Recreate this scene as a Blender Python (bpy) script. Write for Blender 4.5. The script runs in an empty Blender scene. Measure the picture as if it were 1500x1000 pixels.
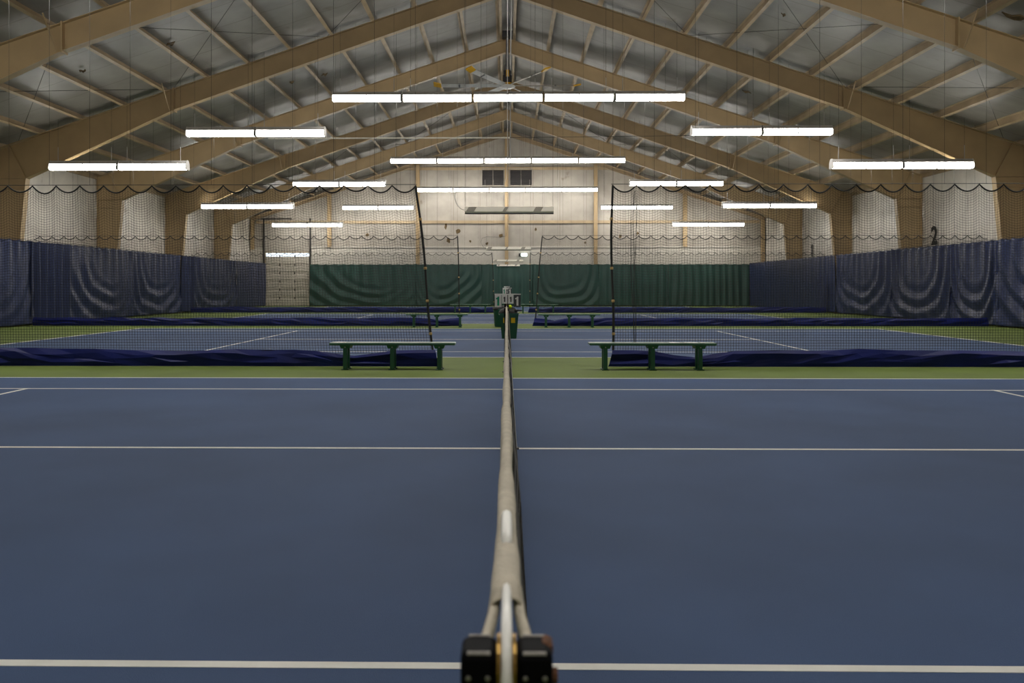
import bpy, math, random
from mathutils import Vector, Matrix, noise
random.seed(7)
S = bpy.context.scene
COL = S.collection
PI = math.pi

# ------------------------------------------------------------------ camera, world, exposure
cam_d = bpy.data.cameras.new('camera'); cam = bpy.data.objects.new('camera', cam_d); COL.objects.link(cam)
cam.location = (0, 0, 1.369)
cam.rotation_euler = (PI/2, 0, 0.015)
cam_d.sensor_width = 36; cam_d.lens = 36*1242/1500
cam_d.shift_x = 0.0177; cam_d.shift_y = -0.054
cam_d.clip_start = 0.05; cam_d.clip_end = 300
cam_d.dof.use_dof = True; cam_d.dof.focus_distance = 11.0; cam_d.dof.aperture_fstop = 7.0
S.camera = cam
W = bpy.data.worlds.new('overcast_sky'); S.world = W; W.use_nodes = True
W.node_tree.nodes['Background'].inputs[0].default_value = (0.85, 0.93, 1, 1)
W.node_tree.nodes['Background'].inputs[1].default_value = 2.5
vs = S.view_settings
vs.view_transform = 'Standard'; vs.look = 'None'; vs.gamma = 1; vs.use_curve_mapping = False
vs.exposure = 0.0
LAMP = 27.0            # radiance of the fluorescent diffusers

# ------------------------------------------------------------------ materials
def sock(b, n): return b.inputs[n]
def mat(name, col, rough=0.6, metal=0.0, var=0.12, scale=3.0, bump=0.0, bscale=None, stretch=(1, 1, 1), spec=0.5, col2=None, detail=4):
    m = bpy.data.materials.new(name); m.use_nodes = True
    nt = m.node_tree; n = nt.nodes; l = nt.links
    b = n['Principled BSDF']
    b.inputs['Roughness'].default_value = rough; b.inputs['Metallic'].default_value = metal
    b.inputs['Specular IOR Level'].default_value = spec
    tc = n.new('ShaderNodeTexCoord'); mp = n.new('ShaderNodeMapping'); mp.inputs['Scale'].default_value = stretch
    l.new(tc.outputs['Object'], mp.inputs['Vector'])
    nz = n.new('ShaderNodeTexNoise'); nz.inputs['Scale'].default_value = scale; nz.inputs['Detail'].default_value = detail
    l.new(mp.outputs[0], nz.inputs['Vector'])
    mx = n.new('ShaderNodeMix'); mx.data_type = 'RGBA'
    c = Vector(col[:3])
    if col2 is None:
        a_, b_ = c*(1-var), c*(1+var)
    else:
        a_, b_ = c, Vector(col2)
    mx.inputs[6].default_value = (*a_, 1); mx.inputs[7].default_value = (*b_, 1)
    rp = n.new('ShaderNodeMapRange'); rp.inputs[1].default_value = 0.3; rp.inputs[2].default_value = 0.7
    l.new(nz.outputs[0], rp.inputs[0]); l.new(rp.outputs[0], mx.inputs[0]); l.new(mx.outputs[2], b.inputs['Base Color'])
    if bump:
        nb = n.new('ShaderNodeTexNoise'); nb.inputs['Scale'].default_value = bscale or scale*6; nb.inputs['Detail'].default_value = 5
        l.new(mp.outputs[0], nb.inputs['Vector'])
        bp = n.new('ShaderNodeBump'); bp.inputs['Strength'].default_value = bump; bp.inputs['Distance'].default_value = 0.02
        l.new(nb.outputs[0], bp.inputs['Height']); l.new(bp.outputs[0], b.inputs['Normal'])
    return m
def emis(name, col, s):
    m = bpy.data.materials.new(name); m.use_nodes = True
    b = m.node_tree.nodes['Principled BSDF']
    b.inputs['Base Color'].default_value = (0.8, 0.8, 0.8, 1)
    b.inputs['Emission Color'].default_value = (*col, 1); b.inputs['Emission Strength'].default_value = s
    return m
def insul(name, col, axis, seam=1.52, dirt=0.5, rough=0.45):
    """white vinyl-faced insulation: seams across `axis`, streaks, brown marks"""
    m = mat(name, col, rough, 0, 0.16, 0.9, 0.35, 2.5, (1, 1, 1), 0.4)
    nt = m.node_tree; n = nt.nodes; l = nt.links; b = n['Principled BSDF']
    src = b.inputs['Base Color'].links[0].from_socket
    tc = n.new('ShaderNodeTexCoord'); sp = n.new('ShaderNodeSeparateXYZ'); l.new(tc.outputs['Object'], sp.inputs[0])
    md = n.new('ShaderNodeMath'); md.operation = 'PINGPONG'; md.inputs[1].default_value = seam/2
    l.new(sp.outputs[axis], md.inputs[0])
    lt = n.new('ShaderNodeMath'); lt.operation = 'LESS_THAN'; lt.inputs[1].default_value = 0.022; l.new(md.outputs[0], lt.inputs[0])
    m1 = n.new('ShaderNodeMix'); m1.data_type = 'RGBA'; m1.inputs[7].default_value = (col[0]*.55, col[1]*.52, col[2]*.48, 1)
    f = n.new('ShaderNodeMath'); f.operation = 'MULTIPLY'; f.inputs[1].default_value = 0.6; l.new(lt.outputs[0], f.inputs[0])
    l.new(f.outputs[0], m1.inputs[0]); l.new(src, m1.inputs[6])
    nz = n.new('ShaderNodeTexNoise'); nz.inputs['Scale'].default_value = 1.1; nz.inputs['Detail'].default_value = 6
    l.new(tc.outputs['Object'], nz.inputs['Vector'])
    mr = n.new('ShaderNodeMapRange'); mr.inputs[1].default_value = 0.68; mr.inputs[2].default_value = 0.76; mr.inputs[4].default_value = dirt
    l.new(nz.outputs[0], mr.inputs[0])
    m2 = n.new('ShaderNodeMix'); m2.data_type = 'RGBA'; m2.inputs[7].default_value = (col[0]*.42, col[1]*.34, col[2]*.24, 1)
    l.new(mr.outputs[0], m2.inputs[0]); l.new(m1.outputs[2], m2.inputs[6]); l.new(m2.outputs[2], b.inputs['Base Color'])
    return m

M = {}
M['court'] = mat('court_blue_acrylic', (0.047, 0.088, 0.195), 0.75, 0, 0.13, 0.6, 0.25, 300, detail=9, spec=0.28)
M['green'] = mat('court_green_acrylic', (0.135, 0.185, 0.040), 0.75, 0, 0.14, 0.7, 0.2, 300, detail=9, spec=0.28)
M['line'] = mat('white_line_paint', (0.78, 0.77, 0.72), 0.6, 0, 0.06, 6)
M['tan'] = mat('tan_steel_paint', (0.40, 0.285, 0.15), 0.5, 0, 0.10, 1.2)
M['purlin'] = mat('purlin_tan_paint', (0.40, 0.30, 0.18), 0.5, 0, 0.15, 1.5)
M['rod'] = mat('dark_steel_rod', (0.04, 0.035, 0.03), 0.5, 0.5)
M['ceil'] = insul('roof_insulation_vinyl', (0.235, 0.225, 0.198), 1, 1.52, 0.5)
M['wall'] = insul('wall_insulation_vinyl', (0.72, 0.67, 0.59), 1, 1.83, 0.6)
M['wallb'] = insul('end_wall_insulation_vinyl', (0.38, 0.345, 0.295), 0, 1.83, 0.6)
M['liner'] = mat('end_wall_liner_panel', (0.58, 0.54, 0.47), 0.5, 0, 0.05, 2)
M['blue_cur'] = mat('navy_vinyl_curtain', (0.018, 0.028, 0.084), 0.42, 0, 0.15, 1.0, 0.2, 9, spec=0.35)
M['green_cur'] = mat('dark_green_vinyl_curtain', (0.018, 0.066, 0.052), 0.45, 0, 0.15, 1.0, 0.2, 9)
M['skirt'] = mat('royal_blue_tarp', (0.004, 0.010, 0.105), 0.5, 0, 0.25, 1.5, 0.15, 12, spec=0.25)
M['netting'] = mat('black_netting_cord', (0.030, 0.029, 0.028), 0.8)
M['rope'] = mat('black_rope', (0.018, 0.018, 0.018), 0.8)
M['tie'] = mat('tan_tie', (0.45, 0.30, 0.12), 0.7)
M['wire'] = mat('dark_wire', (0.03, 0.029, 0.028), 0.6, 0.0)
M['bench'] = mat('bench_green_paint', (0.012, 0.085, 0.040), 0.38, 0, 0.15, 5)
M['bench_top'] = mat('bench_green_seat', (0.03, 0.11, 0.06), 0.32, 0, 0.2, 5)
M['bolt'] = mat('steel_bolt', (0.28, 0.27, 0.25), 0.35, 0.8)
M['tape'] = mat('canvas_net_tape', (0.52, 0.47, 0.38), 0.85, 0, 0.12, 20, 0.3, 90)
M['white'] = mat('white_plastic', (0.86, 0.85, 0.82), 0.4, 0, 0.03, 5)
M['cream'] = mat('cream_enamel', (0.90, 0.85, 0.74), 0.45, 0, 0.10, 3)
M['patch'] = mat('grey_worn_patch', (0.33, 0.30, 0.25), 0.6)
M['black'] = mat('black_gloss_enamel', (0.005, 0.005, 0.006), 0.5, 0, 0.2, 8, spec=0.02)
M['greyed'] = mat('painted_edge_highlight', (0.30, 0.28, 0.26), 0.5, 0, 0.3, 90)  # light grey imitating the rim highlights on the black post caps
M['rust'] = mat('rusty_steel', (0.13, 0.05, 0.02), 0.8, 0, 0.4, 60)
M['brass'] = mat('aged_brass', (0.36, 0.22, 0.06), 0.4, 0.7, 0.2, 20)
M['bin'] = mat('bin_green_plastic', (0.006, 0.075, 0.060), 0.45, 0, 0.1, 4)
M['bag'] = mat('black_bin_liner', (0.006, 0.006, 0.006), 0.6, 0, 0.2, 5, 0.5, 20)
M['yellow'] = mat('yellow_sticker', (0.80, 0.52, 0.01), 0.5)
M['ball'] = mat('tennis_ball_felt', (0.62, 0.80, 0.02), 0.9, 0, 0.1, 30)
M['dgrey'] = mat('dark_grey_card', (0.06, 0.065, 0.07), 0.6)
M['num_green'] = mat('green_numeral', (0.0, 0.30, 0.16), 0.6)
M['num_black'] = mat('black_numeral', (0.01, 0.01, 0.01), 0.6)
M['blade'] = mat('fan_blade_aluminium', (0.62, 0.60, 0.56), 0.4, 0.2)
M['fan_yellow'] = mat('fan_yellow_plastic', (0.55, 0.30, 0.01), 0.5)
M['fan_dark'] = mat('fan_dark_motor', (0.03, 0.028, 0.03), 0.5)
M['fan_rod'] = mat('fan_grey_rod', (0.16, 0.155, 0.16), 0.5, 0.4)
M['housing'] = mat('fixture_grey_enamel', (0.42, 0.40, 0.38), 0.5, 0, 0.06)
M['lamp'] = emis('fluorescent_diffuser_glow', (1.0, 0.965, 0.90), LAMP)
M['exit'] = emis('emergency_lamp_glow', (0.75, 1.0, 0.92), 3.0)
M['gdoor'] = mat('garage_door_panel', (0.56, 0.51, 0.43), 0.5, 0, 0.05, 2)
M['louver'] = mat('dark_louver_metal', (0.055, 0.05, 0.05), 0.5, 0.2)
M['tear'] = mat('brown_torn_insulation', (0.12, 0.08, 0.035), 0.9, 0, 0.4, 8)
M['dcol'] = mat('dark_green_column_paint', (0.01, 0.045, 0.04), 0.5)

# ------------------------------------------------------------------ mesh helpers
class MB:
    def __init__(s): s.v = []; s.f = []; s.sm = False
    def add(s, vs, fs):
        k = len(s.v); s.v += [tuple(p) for p in vs]; s.f += [tuple(i+k for i in f) for f in fs]; return s
    def box(s, x0, x1, y0, y1, z0, z1):
        return s.add([(x0,y0,z0),(x1,y0,z0),(x1,y1,z0),(x0,y1,z0),(x0,y0,z1),(x1,y0,z1),(x1,y1,z1),(x0,y1,z1)],
                     [(0,3,2,1),(4,5,6,7),(0,1,5,4),(1,2,6,5),(2,3,7,6),(3,0,4,7)])
    def hexa(s, p):   # 8 points ordered like box
        return s.add(p, [(0,3,2,1),(4,5,6,7),(0,1,5,4),(1,2,6,5),(2,3,7,6),(3,0,4,7)])
    def cbox(s, x0, x1, y0, y1, z0, z1, c):
        """box with chamfered vertical + top edges"""
        def ring(i, z):
            return [(x0+i+c,y0+i,z),(x1-i-c,y0+i,z),(x1-i,y0+i+c,z),(x1-i,y1-i-c,z),(x1-i-c,y1-i,z),(x0+i+c,y1-i,z),(x0+i,y1-i-c,z),(x0+i,y0+i+c,z)]
        R = [ring(c,z0),ring(0,z0+c),ring(0,z1-c),ring(c,z1)]
        k = len(s.v); s.v += sum(R, [])
        for a in range(3):
            for i in range(8):
                j = (i+1) % 8
                s.f.append((k+a*8+i, k+a*8+j, k+a*8+8+j, k+a*8+8+i))
        s.f.append(tuple(k+i for i in reversed(range(8)))); s.f.append(tuple(k+24+i for i in range(8)))
        return s
    def prism_y(s, prof, y0, y1):     # prof [(x,z)] counterclockwise seen from -y
        n = len(prof); k = len(s.v)
        s.v += [(x,y0,z) for x,z in prof] + [(x,y1,z) for x,z in prof]
        s.f.append(tuple(k+i for i in range(n))); s.f.append(tuple(k+n+i for i in reversed(range(n))))
        for i in range(n):
            j = (i+1) % n; s.f.append((k+i, k+n+i, k+n+j, k+j))
        return s
    def prism_x(s, prof, x0, x1):     # prof [(y,z)]
        n = len(prof); k = len(s.v)
        s.v += [(x0,y,z) for y,z in prof] + [(x1,y,z) for y,z in prof]
        s.f.append(tuple(k+i for i in reversed(range(n)))); s.f.append(tuple(k+n+i for i in range(n)))
        for i in range(n):
            j = (i+1) % n; s.f.append((k+i, k+j, k+n+j, k+n+i))
        return s
    def tube(s, pts, r, n=6, cap=True):
        pts = [Vector(p) for p in pts]; k = len(s.v); m = len(pts)
        up = None
        for i, p in enumerate(pts):
            t = (pts[min(i+1, m-1)] - pts[max(i-1, 0)]).normalized()
            if up is None:
                a = Vector((0,0,1)) if abs(t.z) < 0.9 else Vector((1,0,0))
                up = (a - t*a.dot(t)).normalized()
            else:
                up = (up - t*up.dot(t)).normalized()
            sd = t.cross(up); rr = r[i] if isinstance(r, (list, tuple)) else r
            for q in range(n):
                a = 2*PI*q/n
                s.v.append(tuple(p + (sd*math.cos(a) + up*math.sin(a))*rr))
        for i in range(m-1):
            for q in range(n):
                w = (q+1) % n
                s.f.append((k+i*n+q, k+i*n+w, k+(i+1)*n+w, k+(i+1)*n+q))
        if cap and n > 2:
            s.f.append(tuple(k+q for q in reversed(range(n)))); s.f.append(tuple(k+(m-1)*n+q for q in range(n)))
        return s
    def lathe(s, prof, cx=0, cy=0, n=20):     # prof [(r,z)] bottom to top, closed with caps
        k = len(s.v)
        for r, z in prof:
            for q in range(n):
                a = 2*PI*q/n; s.v.append((cx+r*math.cos(a), cy+r*math.sin(a), z))
        for i in range(len(prof)-1):
            for q in range(n):
                w = (q+1) % n; s.f.append((k+i*n+q, k+i*n+w, k+(i+1)*n+w, k+(i+1)*n+q))
        s.f.append(tuple(k+q for q in reversed(range(n)))); s.f.append(tuple(k+(len(prof)-1)*n+q for q in range(n)))
        return s
    def grid(s, nu, nv, fn):
        k = len(s.v)
        for j in range(nv+1):
            for i in range(nu+1): s.v.append(tuple(fn(i/nu, j/nv)))
        for j in range(nv):
            for i in range(nu):
                a = k+j*(nu+1)+i; s.f.append((a, a+1, a+nu+2, a+nu+1))
        return s
    def mesh(s, name, m, smooth=False):
        me = bpy.data.meshes.new(name); me.from_pydata(s.v, [], s.f); me.materials.append(m)
        if smooth: me.polygons.foreach_set('use_smooth', [True]*len(me.polygons))
        me.update(); return me
    def build(s, name, m, parent=None, smooth=False, loc=None):
        return put(name, s.mesh(name, m, smooth), parent, loc)

def put(name, me, parent=None, loc=None):
    o = bpy.data.objects.new(name, me); COL.objects.link(o); o.parent = parent
    if loc is not None: o.location = loc
    return o
def tag(o, label, cat, group=None, kind=None):
    o['label'] = label; o['category'] = cat
    if group: o['group'] = group
    if kind: o['kind'] = kind
    return o
def thing(name, label, cat, loc=(0,0,0), group=None):
    o = bpy.data.objects.new(name, None); COL.objects.link(o); o.location = loc; o.empty_display_size = 0.2
    return tag(o, label, cat, group)
def struct(o, label, cat):
    o['kind'] = 'structure'; o['label'] = label; o['category'] = cat; return o
def dup(root, loc, label, group=None):
    r = root.copy(); COL.objects.link(r); r.location = loc; r['label'] = label
    if group: r['group'] = group
    for ch in list(root.children):
        c = ch.copy(); COL.objects.link(c); c.parent = r
        for g in list(ch.children):
            d = g.copy(); COL.objects.link(d); d.parent = c
    return r
def text_mesh(s, size, m, bold=0.0):
    cu = bpy.data.curves.new('glyph', 'FONT'); cu.body = s; cu.size = size; cu.extrude = 0.004; cu.offset = bold
    cu.align_x = 'CENTER'; cu.align_y = 'CENTER'
    t = bpy.data.objects.new('glyph_source', cu); COL.objects.link(t)
    bpy.context.view_layer.update()
    me = bpy.data.meshes.new_from_object(t.evaluated_get(bpy.context.evaluated_depsgraph_get()))
    bpy.data.objects.remove(t); bpy.data.curves.remove(cu)
    me.materials.clear(); me.materials.append(m)
    return me
def one_mesh(size, m):
    h = size*.72; k = h/10
    p = [(-1.0, 0), (1.2, 0), (1.2, 10), (-.4, 10), (-.9, 8.9), (-2.4, 8.2), (-2.4, 6.8), (-1.0, 7.2)]
    b = MB(); n = len(p)
    b.v = [(x*k, z*k-h/2, 0) for x, z in p] + [(x*k, z*k-h/2, .004) for x, z in p]
    b.f = [tuple(reversed(range(n))), tuple(range(n, 2*n))] + [(i, (i+1) % n, n+(i+1) % n, n+i) for i in range(n)]
    return b.mesh('numeral', m)
def nz(x, y=0.0, z=0.0): return noise.noise(Vector((x, y, z)))

# ------------------------------------------------------------------ key dimensions (metres, Y runs along the net away from the photographer)
PITCH = 14.63; BAY = PITCH/2
C1 = 7.14                                    # centre of the front court
COURTS = [C1 + PITCH*i for i in range(4)]
DIV = [14.46, 29.09, 43.72]
Y_END = 58.35; Y_NEAR = -7.6
XW = 17.78
def roof_z(x): return 11.98 - abs(x)/3.0     # top of the rafters

# ------------------------------------------------------------------ floor and courts
fl = struct(MB().box(-XW-.1, XW+.1, Y_NEAR-.1, Y_END+.1, -0.2, 0).build('floor', M['green']), 'green and blue painted hard tennis floor', 'floor')
HL, HW, SW, SV, LW = 11.885, 5.485, 4.115, 6.40, 0.05
cs = MB().box(-HL, HL, -HW, HW, -0.004, 0.002).mesh('court_surface', M['court'])
def lines():
    out = []
    for y in (-HW, HW): s = 1 if y > 0 else -1; out.append((-HL, HL, *sorted((y, y-s*LW))))
    for y in (-SW, SW): s = 1 if y > 0 else -1; out.append((-HL, HL, *sorted((y, y-s*LW))))
    out.append((-SV, SV, -LW/2, LW/2))
    for x in (-HL, HL): s = 1 if x > 0 else -1; out.append((*sorted((x, x-s*0.08)), -HW, HW))
    for x in (-SV, SV): out.append((x-LW/2, x+LW/2, -SW, SW))
    return out
LM = [MB().box(a, b, c, d, 0.001, 0.0035+0.0002*i).mesh('painted_line', M['line']) for i, (a, b, c, d) in enumerate(lines())]
for yc in COURTS:
    put('court_surface', cs, fl, (0, yc, 0))
    for me in LM: put('painted_line', me, fl, (0, yc, 0))

# ------------------------------------------------------------------ roof
PUR = [0.28 + 1.44*k for k in range(13)]
SL = math.atan(1/3)
def ceiling(side):
    b = MB(); nb = 13; sub = 7; ny = 420
    xs = [0.0]
    edges = [0.0] + PUR[0:] + [XW+.05]
    us = []
    for a, c in zip(edges[:-1], edges[1:]):
        for i in range(sub): us.append((a + (c-a)*i/sub, i/sub, c-a))
    us.append((XW+.05, 0, 1))
    def fn(i, j):
        x, t, w = us[round(i*(len(us)-1))]
        y = Y_NEAR + (Y_END-Y_NEAR)*j
        sag = 0.025*math.sin(PI*t) if w > 0.6 else 0
        sag += (0.018*nz(x*0.4+9, y*1.6, side)+0.012*nz(x*0.5, y*3.4, side+3))*math.sin(PI*t)
        return (side*x, y, roof_z(x) + 0.255 - sag)
    b.grid(len(us)-1, ny, fn)
    k = len(b.v)   # outer skin, so the roof has thickness
    b.add([(0, Y_NEAR-.1, 12.5), (side*(XW+.15), Y_NEAR-.1, roof_z(XW)+.5), (side*(XW+.15), Y_END+.1, roof_z(XW)+.5), (0, Y_END+.1, 12.5)], [(0,1,2,3)])
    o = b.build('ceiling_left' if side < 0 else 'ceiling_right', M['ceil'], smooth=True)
    struct(o, 'grey vinyl insulated roof slope above the %s' % ('garage door side' if side < 0 else 'numbered wall side'), 'ceiling')
    # purlins: one per bay and line, Z section lying in the roof slope
    L = BAY
    pm = MB(); h = 0.24
    pr = [(-0.008, 0), (-0.008, h-.01), (-0.08, h-.01), (-0.08, h), (0.008, h), (0.008, 0.012), (0.10, 0.012), (0.10, 0)]
    pr = [(x*1.0, z) for x, z in pr]
    ca, sa = math.cos(SL), math.sin(SL)
    rot = [(x*ca + z*sa*side*0 + (z*sa)*(side), z*ca - x*sa*side) for x, z in pr]
    pm.prism_y(rot if True else pr, 0.0, L)
    me = pm.mesh('purlin', M['purlin'])
    frames = [Y_NEAR+0.02] + [DIV[0]+BAY*(i-2) for i in range(8)]
    for y in frames:
        for x in PUR:
            if y > Y_NEAR+1 or True:
                put('purlin', me, o, (side*x, y, roof_z(x)))
    return o
CL = ceiling(-1); CR = ceiling(1)
# purlins stop at the end wall: last bay begins at 51.04 and is 7.315 long -> 58.35

# ------------------------------------------------------------------ walls
def side_wall(side):
    b = MB()
    def fn(i, j):
        y = Y_NEAR + (Y_END-Y_NEAR)*i; z = 6.35*j
        gz = [0, 2.3, 4.65, 6.4]
        t = 0
        for a, c in zip(gz[:-1], gz[1:]):
            if a <= z <= c: t = (z-a)/(c-a)
        blg = 0.07*math.sin(PI*t)**0.6*(1+0.5*nz(y*0.4, z*0.7, side))
        blg += 0.012*nz(y*2.5, z*0.6, 5)
        return (side*(XW-blg), y, z)
    b.grid(220, 42, fn)
    b.add([(side*(XW+.12), Y_NEAR, 0), (side*(XW+.12), Y_END, 0), (side*(XW+.12), Y_END, 6.35), (side*(XW+.12), Y_NEAR, 6.35)], [(0,1,2,3)])
    o = b.build('wall_left' if side < 0 else 'wall_right', M['wall'], smooth=True)
    struct(o, 'white vinyl insulated side wall %s' % ('next to the garage door' if side < 0 else 'with black court numbers'), 'wall')
    MB().box(min(side*(XW-.13), side*(XW-.02)), max(side*(XW-.13), side*(XW-.02)), Y_NEAR, Y_END, 5.98, 6.16).build('eave_strut', M['purlin'], o)
    return o
WL = side_wall(-1); WR = side_wall(1)

DX0, DX1, DZ = -16.7, -13.6, 3.66            # garage door opening
wb = MB()
T0, T1 = Y_END, Y_END+0.12
def wpoly(p): wb.prism_y(p, T0, T1)
wpoly([(-XW-.1, 0), (DX0, 0), (DX0, roof_z(DX0)+.3), (-XW-.1, roof_z(XW)+.3)])
wpoly([(DX0, DZ), (DX1, DZ), (DX1, roof_z(DX1)+.3), (DX0, roof_z(DX0)+.3)])
wpoly([(DX1, 0), (XW+.1, 0), (XW+.1, roof_z(XW)+.3), (0, 12.3), (DX1, roof_z(DX1)+.3)])
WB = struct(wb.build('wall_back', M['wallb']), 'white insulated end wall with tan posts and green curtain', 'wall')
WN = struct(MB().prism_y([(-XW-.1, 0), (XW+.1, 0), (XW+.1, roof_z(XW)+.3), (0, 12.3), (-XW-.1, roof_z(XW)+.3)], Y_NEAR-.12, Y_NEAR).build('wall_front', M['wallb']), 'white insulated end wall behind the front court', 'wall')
# liner panels, posts, girts on the end wall
edges = [DX1+.05, -12.2, -6.1, 0, 6.1, 12.2, XW-.1]
for a, c in zip(edges[:-1], edges[1:]):
    MB().box(a+.01, c-.01, Y_END-.03, Y_END+.01, 0.02, 4.02).build('liner_panel', M['liner'], WB)
MB().box(-XW+.1, DX0-.12, Y_END-.03, Y_END+.01, 0.02, 4.02).build('liner_panel', M['liner'], WB)
for x in (-12.2, -6.1, 0, 6.1, 12.2):
    z0 = 4.05 if abs(x) > 12 else 0
    p = MB()
    p.box(x-.12, x+.12, Y_END-.30, Y_END-.28, z0, roof_z(x)-.25); p.box(x-.02, x+.02, Y_END-.28, Y_END-.05, z0, roof_z(x)-.25); p.box(x-.12, x+.12, Y_END-.05, Y_END-.03, z0, roof_z(x)-.25)
    p.build('end_post', M['tan'], WB)
for s in (-1, 1):
    MB().box(min(s*17.62, s*17.4), max(s*17.62, s*17.4), Y_END-.25, Y_END-.02, 3.9 if s < 0 else 2.9, 5.9).build('corner_post', M['tan'], WB)
    # gable rafter
    g = MB()
    for dz0, dz1, yy0, yy1 in ((-.28, 0, Y_END-.16, Y_END-.14), (-.28, -.26, Y_END-.26, Y_END-.04), (-.02, 0, Y_END-.26, Y_END-.04)):
        p = [(0, 11.98+dz0), (s*17.6, roof_z(17.6)+dz0), (s*17.6, roof_z(17.6)+dz1), (0, 11.98+dz1)]
        g.prism_y(p if s > 0 else p[::-1], yy0, yy1)
    g.build('gable_rafter', M['purlin'], WB)
for z, x0, x1 in ((5.78, -17.3, 17.3), (9.45, -7.2, 7.2), (4.06, -13.5, 17.3)):
    h = 0.10 if z > 5 else 0.04
    MB().box(x0, x1, Y_END-.10, Y_END+.01, z-h, z+h).build('girt', M['purlin'] if z > 5 else M['liner'], WB)
# roof/wall tears in the insulation
def tear(x, z, w, h, seed):
    rnd = random.Random(seed); pts = []
    for i in range(9):
        a = 2*PI*i/9; r = 0.5*(0.55+0.6*rnd.random())
        pts.append((x+w*r*math.cos(a), z+h*r*math.sin(a)))
    MB().prism_y(pts, Y_END-.035-.002*seed % .01, Y_END+.01).build('insulation_tear', M['tear'], WB)
for i, (x, z, w, h) in enumerate([(-3.35, 5.15, .35, .4), (-1.35, 4.3, .25, .2), (-.4, 4.85, .25, .35), (-2.5, 4.45, .2, .2), (2.0, 5.3, .2, .25), (-4.0, 4.5, .25, .4), (-4.2, 5.5, .2, .5), (5.4, 4.35, .2, .2), (7.8, 4.8, .25, .3), (9.0, 5.0, .2, .25), (-9.6, 4.9, .25, .3)]):
    tear(x, z, w, h, i)

# louvre vents high in the end wall
for i, (x0, x1) in enumerate(((-1.72, -.16), (.2, 1.78))):
    t = thing('wall_louvre', 'dark metal louvre vent high on end wall, %s of centre post' % ('garage door side' if i == 0 else 'numbered wall side'), 'vent', ((x0+x1)/2, Y_END-.06, 8.25))
    w = (x1-x0)/2
    f = MB(); f.box(-w, w, -.05, .07, 0, .06); f.box(-w, w, -.05, .07, 1.14, 1.2); f.box(-w, -w+.05, -.05, .07, .06, 1.14); f.box(w-.05, w, -.05, .07, .06, 1.14); f.box(-.02, .02, -.04, .07, .06, 1.14)
    f.build('frame', M['patch'], t)
    MB().box(-w+.02, w-.02, .02, .06, .03, 1.17).build('backing', M['louver'], t)
    for k in range(10):
        z = .08+.106*k
        MB().hexa([(-w+.05,-.045,z),(w-.05,-.045,z),(w-.05,.03,z+.07),(-w+.05,.03,z+.07),(-w+.05,-.045,z+.012),(w-.05,-.045,z+.012),(w-.05,.03,z+.082),(-w+.05,.03,z+.082)]).build('slat', M['louver'], t)

# garage door
gd = bpy.data.objects.new('door_1', None); COL.objects.link(gd); gd.location = ((DX0+DX1)/2, Y_END, 0)
struct(gd, 'beige sectional garage door with daylight gap along its top', 'door')
hw = (DX1-DX0)/2
SH = 3.44/6
sec = MB(); sec.cbox(-hw+.02, hw-.02, .02, .075, 0, SH-.030, .006); sec.box(-hw+.03, hw-.03, .055, .07, -.04, .02)
secm = sec.mesh('door_section', M['gdoor'])
for k in range(6):
    o = put('door_section', secm, gd, (0, 0, SH*k))
    for q in range(3):
        x0 = -hw+.08+q*(2*hw-.16)/3+.03; x1 = -hw+.08+(q+1)*(2*hw-.16)/3-.03
        MB().cbox(x0, x1, .0, .05, .08, SH-.10, .012).build('raised_panel', M['gdoor'], o)
    for x in (-.52, .52):
        MB().box(x-.035, x+.035, -.015, .03, SH-.10, SH+.06).build('hinge', M['rod'], o)
for x in (-hw-.06, hw+.06):
    MB().box(x-.05, x+.05, -.12, -.03, 0, 6.05).build('track', M['rod'], gd)
MB().tube([(-hw-.2, -.12, 6.0), (hw-1.2, -.12, 6.0)], .04, 8).build('spring_shaft', M['rod'], gd)
for x in (-hw, hw): MB().box(x-.03 if x < 0 else x-.02, x+.02 if x < 0 else x+.03, .0, .12, 0, DZ).build('jamb', M['tie'], gd)
MB().box(-hw, hw, -.02, .12, DZ, DZ+.08).build('lintel', M['purlin'], gd)

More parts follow.
